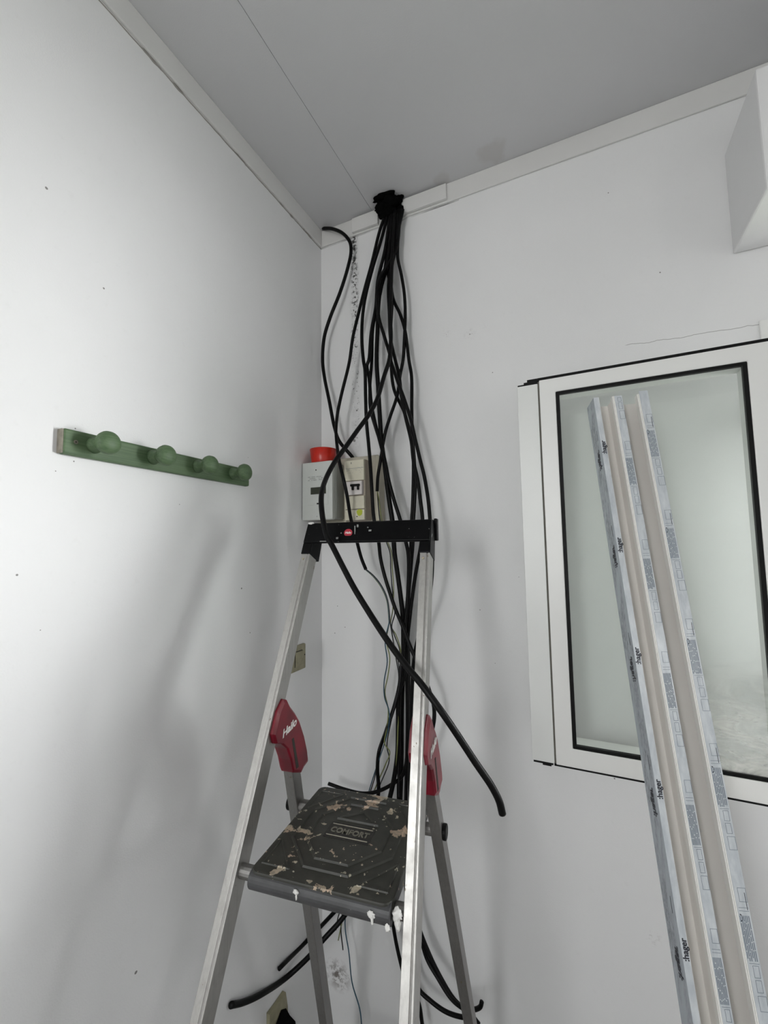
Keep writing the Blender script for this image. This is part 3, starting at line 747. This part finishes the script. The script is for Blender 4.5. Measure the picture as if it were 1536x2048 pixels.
ridge(bm, octo(.092, .100)); ridge(bm, octo(.070, .078)); 
ridge(bm, [(cx-.036, cy+.030), (cx+.044, cy+.030), (cx+.004, cy+.062)])
for sxn in (-1, 1):
    for syn in (-1, 1):
        X = cx+sxn*.107; Y = cy+syn*(.112 if syn < 0 else .106)
        ridge(bm, [(X, Y), (X-sxn*.048, Y), (X, Y-syn*.060)], .0036, .0018)
LP('raised_pattern', bm, M_tread, plat)
bm = bmesh.new(); bx(bm, cx-.042, cx+.044, cy-.024, cy+.018, PZ+.0001, PZ+.0007)
LP('label_plate', bm, simple('label_plate_dark', (.022, .020, .017, 1), .5, var=.5, vscale=120), plat)
bm = bmesh.new(); random.seed(2)
for yy in (cy+.0125, cy-.0185):
    bx(bm, cx-.038, cx+.040, yy, yy+.0014, PZ+.0008, PZ+.0014)
LP('label_border', bm, M_board, plat)
me = text(None, 'COMFORT', .0185, Matrix.Translation((cx+.001, cy-.003, PZ+.0011)), None, ex=.0004, sx=.82); new_obj('lettering', me, simple('worn_letter', (.20, .19, .15, 1), .5, var=.4, vscale=90), plat)
# rolled front edge
bm = bmesh.new(); n_ = 10
sec = []
for i in range(n_+1):
    a = math.radians(95+150*i/n_); sec.append((PY0+.010+.0155*math.cos(a), PZ-.0165+.0155*math.sin(a)))
sec += [(PY0+.006, PZ-.033), (PY0+.012, PZ-.031), (PY0+.016, PZ-.016)]
prism(bm, [Vector((PX0+.001, a, b)) for a, b in sec], [Vector((PX1-.001, a, b)) for a, b in sec])
LP('front_lip', bm, M_treadf, plat, bevel=.0008)
for c_, r_, sc_, sd_ in (((PX1+.008, -.006, P_-.002), .0085, (.8, .5, 1.0), 21), ((PX1+.0085, -.007, P_-.014), .006, (.7, .5, 1.4), 22), ((PX1-.028, PY0-.0055, PZ-.014), .0055, (1, .2, 1), 23), ((PX1-.0265, PY0-.0055, PZ-.021), .003, (.6, .3, 2.0), 25),
                         ((PX1-.004, PY0-.0045, PZ-.026), .0045, (.8, .3, 1.3), 26), ((PX0+.088, PY0-.0055, PZ-.010), .0045, (1.0, .25, .8), 24), ((PX0+.0885, PY0-.0055, PZ-.016), .0025, (.6, .3, 1.8), 27)):
    bm = bmesh.new(); lump(bm, c_, r_, sc_, sd_, .6); LP('paint_drip', bm, M_white, plat, smooth=True)
# lower steps between the stiles
for zz in (.768, .54, .30):
    xx = stile_x(zz)-.0085
    t_ = LP('step', box(-xx+.018, xx-.018, stile_y(zz)+.002, stile_y(zz)+.038, zz-.012, zz+.012), M_beige, bevel=.004)
    for sd in (-1, 1): LP('step_bracket', box(sd*(xx-.009)-.0085, sd*(xx-.009)+.0085, stile_y(zz)+.001, stile_y(zz)+.039, zz-.016, zz+.016), M_black, t_, bevel=.002)
# rear brace near the bottom
LP('rear_brace', rod(bmesh.new(), leg_y(.25), .25, -leg_x(.25), leg_x(.25), .009), M_alu2)
# black top rail
zr = LD['zr']
bm = bmesh.new()
for sd in (-1, 1):
    def rg(z, e=0): return [Vector((sd*stile_x(z)+a, stile_y(z)+b, z)) for a, b in ((-.0115, -.0018), (.0115, -.0018), (.0115, .043), (-.0115, .043))]
    def rgs(z0, z1): # upright sleeve, lower end cut on a slant towards the back
        a = rg(z0); a[2].z -= .020; a[3].z -= .020
        prism(bm, a, rg(z1))
    rgs(ZT-.001, zr)
x_ = stile_x(zr)+.0113
def ry(z): return stile_y(z)
secb = [(ry(zr-.046)-.002, zr-.046), (ry(zr-.040)-.0075, zr-.043), (ry(zr-.024)-.0045, zr-.024), (ry(zr)-.0035, zr-.003), (ry(zr)+.001, zr+.001), (ry(zr)+.042, zr+.001), (ry(zr-.010)+.043, zr-.014), (ry(zr)+.012, zr-.014), (ry(zr-.04)+.010, zr-.046)]
prism(bm, [Vector((-x_, a, b)) for a, b in secb], [Vector((x_, a, b)) for a, b in secb])
bx(bm, x_-.0005, x_+.0065, ry(zr)+.026, ry(zr)+.044, zr-.044, zr+.004)
rail = LP('top_rail', bm, M_rail, bevel=.0022)
Mr = frame((-.038, ry(zr-.024)-.0053, zr-.024), (1, 0, 0), (0, s_*.55, 1))
lg = LP('badge', lathe(bmesh.new(), [(0, 0), (.0088, 0), (.0088, .0009), (0, .0012)], Mr @ Matrix.Scale(1.1, 4, (1, 0, 0)), 24), simple('badge_red', (.42, .01, .03, 1), .35), rail)
lg['label'] = 'round red badge'
me = text(None, 'Hailo', .0066, Mr @ Matrix.Translation((0, 0, .0014)), None, shear=.2, ex=.0001); new_obj('lettering', me, M_white, lg)
def onrail(xx, zz): return Vector((xx, ry(zz)-.0062-.002*abs((zz-zr+.024)/.02), zz))
for (xx, zz, wx, wz) in ((-.0225, zr-.024, .0009, .015), (-.018, zr-.009, .0016, .0030), (-.062, zr-.035, .0025, .0022), (.012, zr-.020, .003, .002), (-.055, zr-.024, .0013, .0012), (.006, zr-.013, .0012, .0012), (-.090, zr-.0415, .012, .0010)):
    q = onrail(xx, zz); LP('paint_spot', box(xx-wx, xx+wx, q.y, q.y+.004, zz-wz, zz+wz), M_inkl, rail, bevel=.0004)
# bright corner scuff
bm = bmesh.new(); lump(bm, (-stile_x(zr)-.003, ry(zr)-.002, zr+.0005), .006, (1.2, .5, .45), 31, .4); LP('corner_scuff', bm, M_white, rail, smooth=True)

# ------------------------------------------------------------------ cables
G1 = 'black cables hanging from the ceiling hole'
def cable(label, pts, r=.0052, group=G1, wires=(), name='power_cable'):
    P = [onY(p[0], p[1], p[2]) if len(p) == 3 else Vector(p[:3]) for p in pts]
    for i, q in enumerate(pts):                      # keep clear of the left wall
        if P[i].x < LX+r+.003: P[i] = onX(q[0], q[1], LX+r+.003)
    root_loc = P[0].copy()
    e_ = empty(name, root_loc) if wires else None
    bm = tube(bmesh.new(), P, r, 12)
    if e_:
        part('sheath', bm, M_cable, e_, smooth=True); o = e_
        for mt, wr, wp in wires:
            W = [onY(*p) for p in wp]
            part('wire', tube(bmesh.new(), W, wr, 6, sub=6), mt, e_, smooth=True)
    else:
        o = obj(name, bm, M_cable, smooth=True)
    tag(o, label, 'cable', group)
    return o
Z1 = lambda x, y, Y: (560+x/3.84, 380+y/3.84, Y)
Z2 = lambda x, y, Y: (560+x/3.84, 700+y/3.84, Y)
Z3 = lambda x, y, Y: (560+x/3.84, 1020+y/3.84, Y)
Z4 = lambda x, y, Y: (440+x/2.56, 1400+y/2.56, Y)
Z5 = lambda x, y, Y: (380+x/2.327, 1700+y/2.327, Y)
C3 = lambda x, y, Y: (720+x/4.875, 1200+y/4.875, Y)
# A: from the corner hole down to the board
cable('black cable from the corner hole curving down left to the board top', [Z1(330, 295, -.012), Z1(400, 298, -.028), Z1(470, 325, -.034), Z1(515, 365, -.034), Z1(540, 410, -.03), Z1(545, 480, -.028), Z1(520, 600, -.03), Z1(460, 790, -.035), Z1(385, 980, -.04), Z1(340, 1130, -.04), Z1(327, 1306, -.04),
      Z2(340, 200, -.04), Z2(380, 400, -.045), Z2(420, 600, -.05), Z2(455, 700, -.05), Z2(550, 815, -.035), Z2(575, 850, -.02)], .0056, None)
# B: ends in bare conductors above the platform
wb = lambda *q: list(q)
B1 = wb(Z3(655, 455, -.07), Z3(720, 510, -.07), Z3(780, 590, -.07), Z3(822, 690, -.07), Z3(838, 830, -.07), C3(285, 210, -.07), C3(245, 400, -.07), C3(266, 600, -.07), C3(235, 800, -.07), C3(240, 950, -.07), C3(280, 1070, -.07), C3(287, 1180, -.07), C3(250, 1360, -.06), C3(170, 1600, -.05), C3(80, 1890, -.04), (716, 1660, -.04), (690, 1846, -.04), Z5(740, 480, -.045), Z5(755, 620, -.045), Z5(790, 740, -.05), (724, 2060, -.05))
B2 = wb(Z3(657, 452, -.075), Z3(722, 507, -.075), Z3(783, 587, -.075), Z3(826, 690, -.075), Z3(843, 830, -.075), C3(292, 210, -.075), C3(330, 330, -.07), C3(385, 480, -.07), C3(398, 650, -.07), C3(370, 900, -.07), C3(300, 1150, -.07), C3(205, 1380, -.06), C3(168, 1560, -.05), C3(150, 1700, -.05), C3(95, 1890, -.04), (722, 1650, -.04), (682, 1850, -.04), Z5(712, 465, -.04))
B3 = wb(Z3(654, 456, -.065), Z3(718, 514, -.065), Z3(777, 594, -.065), Z3(820, 695, -.065), Z3(836, 835, -.065), C3(283, 220, -.065), C3(258, 400, -.065), C3(290, 560, -.065), C3(272, 740, -.065), C3(243, 900, -.065), C3(275, 1070, -.065), C3(262, 1250, -.065), C3(240, 1400, -.06), C3(290, 1480, -.06), C3(250, 1600, -.05), C3(130, 1890, -.04), (735, 1645, -.04), (686, 1835, -.04), Z5(690, 420, -.04))
B4 = wb(Z3(656, 454, -.06), Z3(721, 512, -.06), Z3(781, 592, -.06), Z3(824, 694, -.06), Z3(840, 835, -.06), C3(300, 260, -.06), C3(350, 560, -.06), C3(378, 750, -.06), C3(350, 950, -.06), C3(300, 1200, -.06), C3(262, 1420, -.055), C3(285, 1560, -.05), C3(200, 1790, -.045), C3(165, 1890, -.04), (740, 1650, -.04), (676, 1835, -.04), (672, 1860, -.04))
cable('black cable with stripped end whose thin wires fan out behind the black top rail', [(772, 426, -.03), (760, 460, -.034), Z1(700, 580, -.04), Z1(650, 760, -.05), Z1(600, 960, -.055), Z1(560, 1130, -.06), Z1(535, 1306, -.06), Z2(520, 150, -.065), Z2(470, 350, -.07), Z2(440, 500, -.075), Z2(430, 620, -.08), Z2(440, 750, -.10), Z2(460, 880, -.135), Z2(490, 1000, -.145), Z2(515, 1120, -.135), Z2(545, 1300, -.11), Z3(590, 240, -.09), Z3(625, 370, -.075), Z3(660, 458, -.07)], .0050, G1,
      ((M_wblue, .0017, B1), (M_wblack, .0017, B2), (M_wgreen, .0016, B3), (M_wblack, .0017, B4)))
cable('black cable crossing behind the right stile and hooking into the right hinge', [(776, 425, -.03), (765, 470, -.035), Z1(700, 640, -.045), Z1(645, 880, -.06), Z1(628, 1100, -.065), Z1(640, 1306, -.07), Z2(652, 150, -.075), Z2(657, 350, -.08), Z2(664, 550, -.085), Z2(680, 720, -.09), Z2(695, 900, -.105), Z2(707, 1100, -.11), Z2(722, 1300, -.10), Z3(757, 240, -.09), Z3(772, 370, -.08), Z3(802, 500, -.08), Z3(842, 630, -.08), Z3(890, 770, -.08), Z3(945, 900, -.08), Z3(1005, 1060, -.085), Z3(1060, 1180, -.09), Z3(1110, 1290, -.09), Z3(1152, 1400, -.09), Z3(1180, 1500, -.09), Z3(1184, 1600, -.09), Z4(1075, 200, -.09), (845, 1520, -.09), (832, 1600, -.08), (826, 1720, -.06), (834, 1838, -.06), Z5(1112, 480, -.06), Z5(1165, 590, -.065), Z5(1225, 690, -.07), Z5(1285, 755, -.075), Z5(1310, 800, -.08)], .0052)
cable('black cable ending in a cut stub left of the left rear leg', [(781, 424, -.03), (770, 500, -.035), Z1(750, 700, -.045), Z1(735, 900, -.05), Z1(700, 1100, -.055), Z1(682, 1306, -.06), Z2(668, 120, -.06), Z2(685, 220, -.06), Z2(700, 400, -.06), Z2(730, 560, -.065), Z2(772, 720, -.07), Z2(808, 860, -.075), Z2(835, 1000, -.08), Z2(875, 1150, -.08), Z2(925, 1310, -.08), Z3(965, 240, -.075), Z3(985, 340, -.07), Z3(985, 600, -.06), Z3(960, 900, -.06), C3(395, 760, -.06), C3(350, 980, -.055), C3(250, 1290, -.055), C3(185, 1480, -.05), C3(170, 1640, -.05), C3(180, 1880, -.045), (735, 1700, -.04), (690, 1800, -.05), (666, 1827, -.06), Z5(555, 412, -.07), Z5(415, 552, -.09)], .0053)
cable('thick black cable ending in a cut stub farthest left at the bottom', [(785, 423, -.03), (776, 520, -.035), Z1(765, 800, -.045), Z1(748, 1100, -.05), Z1(742, 1306, -.055), Z2(755, 300, -.06), Z2(766, 500, -.06), Z2(780, 700, -.065), Z2(800, 850, -.07), Z2(818, 1000, -.075), Z2(842, 1180, -.08), Z2(862, 1310, -.08), Z3(880, 330, -.07), Z3(902, 480, -.065), Z3(928, 680, -.06), Z3(945, 850, -.055), C3(425, 500, -.05), C3(440, 700, -.05), C3(380, 900, -.05), C3(372, 1200, -.05), C3(365, 1500, -.05), C3(330, 1750, -.05), C3(290, 1930, -.05), (740, 1740, -.06), (690, 1830, -.09), Z5(620, 418, -.13), Z5(550, 500, -.15), Z5(450, 592, -.18), Z5(330, 672, -.20), Z5(250, 708, -.21), Z5(190, 722, -.21)], .0066)
# F: the loose one that hangs in front of the ladder
cable('black cable draped over the front of the ladder, its cut end hanging right', [(790, 422, -.035), (784, 520, -.05), Z1(850, 850, -.07), Z1(848, 1000, -.08), Z1(852, 1130, -.09), Z1(838, 1306, -.11), Z2(800, 200, -.14), Z2(745, 380, -.18), Z2(680, 500, -.21), Z2(600, 610, -.24), Z2(500, 750, -.28), Z2(420, 860, -.31), Z2(352, 990, -.35), Z2(320, 1100, -.39), Z2(318, 1200, -.41), Z2(335, 1330, -.42), Z2(368, 1450, -.43), Z3(385, 245, -.43), Z3(480, 430, -.44), Z3(570, 600, -.45), Z3(680, 780, -.46), Z3(790, 950, -.475), Z3(880, 1080, -.485), Z3(980, 1210, -.495), Z3(1080, 1330, -.505), Z3(1170, 1450, -.51), Z3(1270, 1590, -.51), Z4(1210, 170, -.50), Z4(1310, 322, -.49), Z4(1390, 440, -.48), Z4(1430, 520, -.475), Z4(1446, 583, -.47)], .0059)
cable('black cable passing behind the right end of the top rail then down along the stile', [(800, 420, -.03), (792, 500, -.04), Z1(760, 700, -.06), Z1(755, 950, -.065), Z1(800, 1120, -.07), Z1(842, 1260, -.075), Z2(845, 60, -.08), Z2(900, 230, -.085), Z2(955, 380, -.09), Z2(1000, 520, -.09), Z2(1042, 700, -.09), Z2(1078, 850, -.095), Z2(1108, 970, -.10), Z2(1138, 1150, -.11), Z2(1152, 1300, -.12), Z3(1165, 200, -.12), Z3(1170, 400, -.11), Z3(1162, 560, -.10), Z3(1140, 700, -.09), Z3(1080, 900, -.08), (828, 1320, -.07), (822, 1450, -.06), (820, 1600, -.05), (822, 1750, -.05), (838, 1852, -.055), Z5(1100, 500, -.06), Z5(1150, 590, -.07), Z5(1215, 690, -.08), Z5(1275, 738, -.09), Z5(1325, 742, -.10), Z5(1352, 728, -.105), Z5(1358, 706, -.105)], .0050)
cable('black cable inside the bundle that sweeps right behind the right rear leg', [(796, 421, -.03), (790, 500, -.035), Z1(835, 700, -.045), Z1(840, 950, -.05), Z1(850, 1150, -.055), Z1(885, 1306, -.055), Z2(915, 200, -.06), Z2(932, 350, -.06), Z2(968, 530, -.06), Z2(1008, 700, -.065), Z2(1025, 850, -.07), Z2(1058, 1000, -.075), Z2(1078, 1150, -.08), Z2(1095, 1310, -.08), Z3(1085, 250, -.075), Z3(1040, 500, -.06), Z3(1000, 800, -.05), (814, 1300, -.045), (815, 1450, -.04), (812, 1600, -.04), (812, 1760, -.045), (818, 1900, -.05), Z5(1062, 642, -.055), Z5(1120, 702, -.06), Z5(1190, 752, -.065), Z5(1265, 777, -.07), Z5(1312, 775, -.08), Z5(1345, 812, -.09)], .0052)
H1 = wb(Z2(745, 1080, -.065), Z2(760, 1150, -.065), Z2(782, 1310, -.07), Z3(825, 240, -.07), Z3(857, 330, -.07), Z3(862, 450, -.065), Z3(873, 600, -.06), Z3(868, 740, -.06), C3(318, 110, -.055), C3(300, 250, -.05), C3(350, 340, -.05), C3(400, 500, -.05), C3(415, 700, -.05), C3(385, 850, -.05), C3(372, 1200, -.055), C3(352, 1600, -.055), C3(300, 1920, -.05))
H2 = wb(Z2(747, 1080, -.06), Z2(752, 1150, -.06), Z2(768, 1310, -.065), Z3(815, 240, -.065), Z3(845, 330, -.065), Z3(850, 450, -.06), Z3(862, 600, -.055), Z3(875, 740, -.055), C3(340, 130, -.05), C3(310, 250, -.045), C3(325, 400, -.045), C3(372, 600, -.045), C3(385, 760, -.045), C3(360, 950, -.05), C3(362, 1300, -.05), C3(375, 1600, -.05), C3(380, 1920, -.045))
cable('black cable stripped beside the breaker, two thin wires hanging from it', [(803, 420, -.028), (797, 470, -.032), Z1(905, 520, -.035), Z1(932, 650, -.04), Z1(955, 800, -.04), Z1(962, 960, -.04), Z1(955, 1150, -.042), Z1(945, 1306, -.045), Z2(925, 180, -.045), Z2(900, 350, -.05), Z2(850, 500, -.055), Z2(812, 620, -.06), Z2(790, 730, -.06), Z2(772, 850, -.065), Z2(752, 970, -.065), Z2(746, 1085, -.065)], .0049, G1, ((M_wgreen, .0016, H1), (M_wblack, .0017, H2)))
cable('black cable hanging farthest right in the bundle above the top rail', [(806, 419, -.03), (795, 470, -.032), Z1(855, 650, -.035), Z1(868, 830, -.038), Z1(925, 960, -.04), Z1(962, 1090, -.04), Z1(990, 1306, -.04), Z2(1010, 200, -.045), Z2(1012, 450, -.045), Z2(1016, 650, -.045), Z2(1028, 800, -.045), Z2(1040, 1000, -.045), Z2(1035, 1150, -.045), Z2(1026, 1310, -.045), Z3(1022, 240, -.045), Z3(1008, 420, -.04), Z3(985, 700, -.035), Z3(965, 1000, -.03), (805, 1400, -.03), (803, 1560, -.03), (795, 1700, -.03), (782, 1800, -.035), Z5(945, 345, -.04), Z5(972, 490, -.045), Z5(1010, 620, -.05), Z5(1062, 705, -.05), Z5(1078, 790, -.05), (846, 2062, -.05)], .0050)
cable('black cable whose short cut end pokes out left behind the platform', [(778, 424, -.022), (772, 520, -.025), Z1(770, 800, -.03), Z1(715, 1050, -.035), Z1(705, 1306, -.04), Z2(690, 300, -.045), Z2(695, 450, -.05), Z2(735, 600, -.05), Z2(775, 720, -.05), Z2(800, 820, -.055), Z2(822, 1010, -.06), Z2(848, 1180, -.06), Z2(868, 1310, -.06), Z3(890, 400, -.055), Z3(920, 600, -.05), Z3(960, 850, -.04), (815, 1270, -.035), (817, 1400, -.03), (815, 1500, -.035), Z4(935, 385, -.04), Z4(880, 432, -.045), Z4(800, 470, -.05), Z4(730, 478, -.055), Z4(640, 458, -.06), Z4(555, 428, -.065)], .0050)
cable('black cable running straight down the middle of the bundle', [(788, 422, -.022), (784, 520, -.024), Z1(830, 620, -.03), Z1(860, 800, -.03), Z1(850, 1100, -.03), Z1(852, 1306, -.032), Z2(875, 300, -.035), Z2(955, 480, -.04), Z2(1000, 640, -.04), Z2(1022, 800, -.04), Z2(1022, 1100, -.04), Z2(1012, 1310, -.04), Z3(1000, 400, -.035), Z3(965, 900, -.025), (801, 1350, -.025), (800, 1500, -.025), (797, 1600, -.03), (806, 1720, -.03), (820, 1860, -.03), (830, 2000, -.03), (836, 2070, -.03)], .0050)
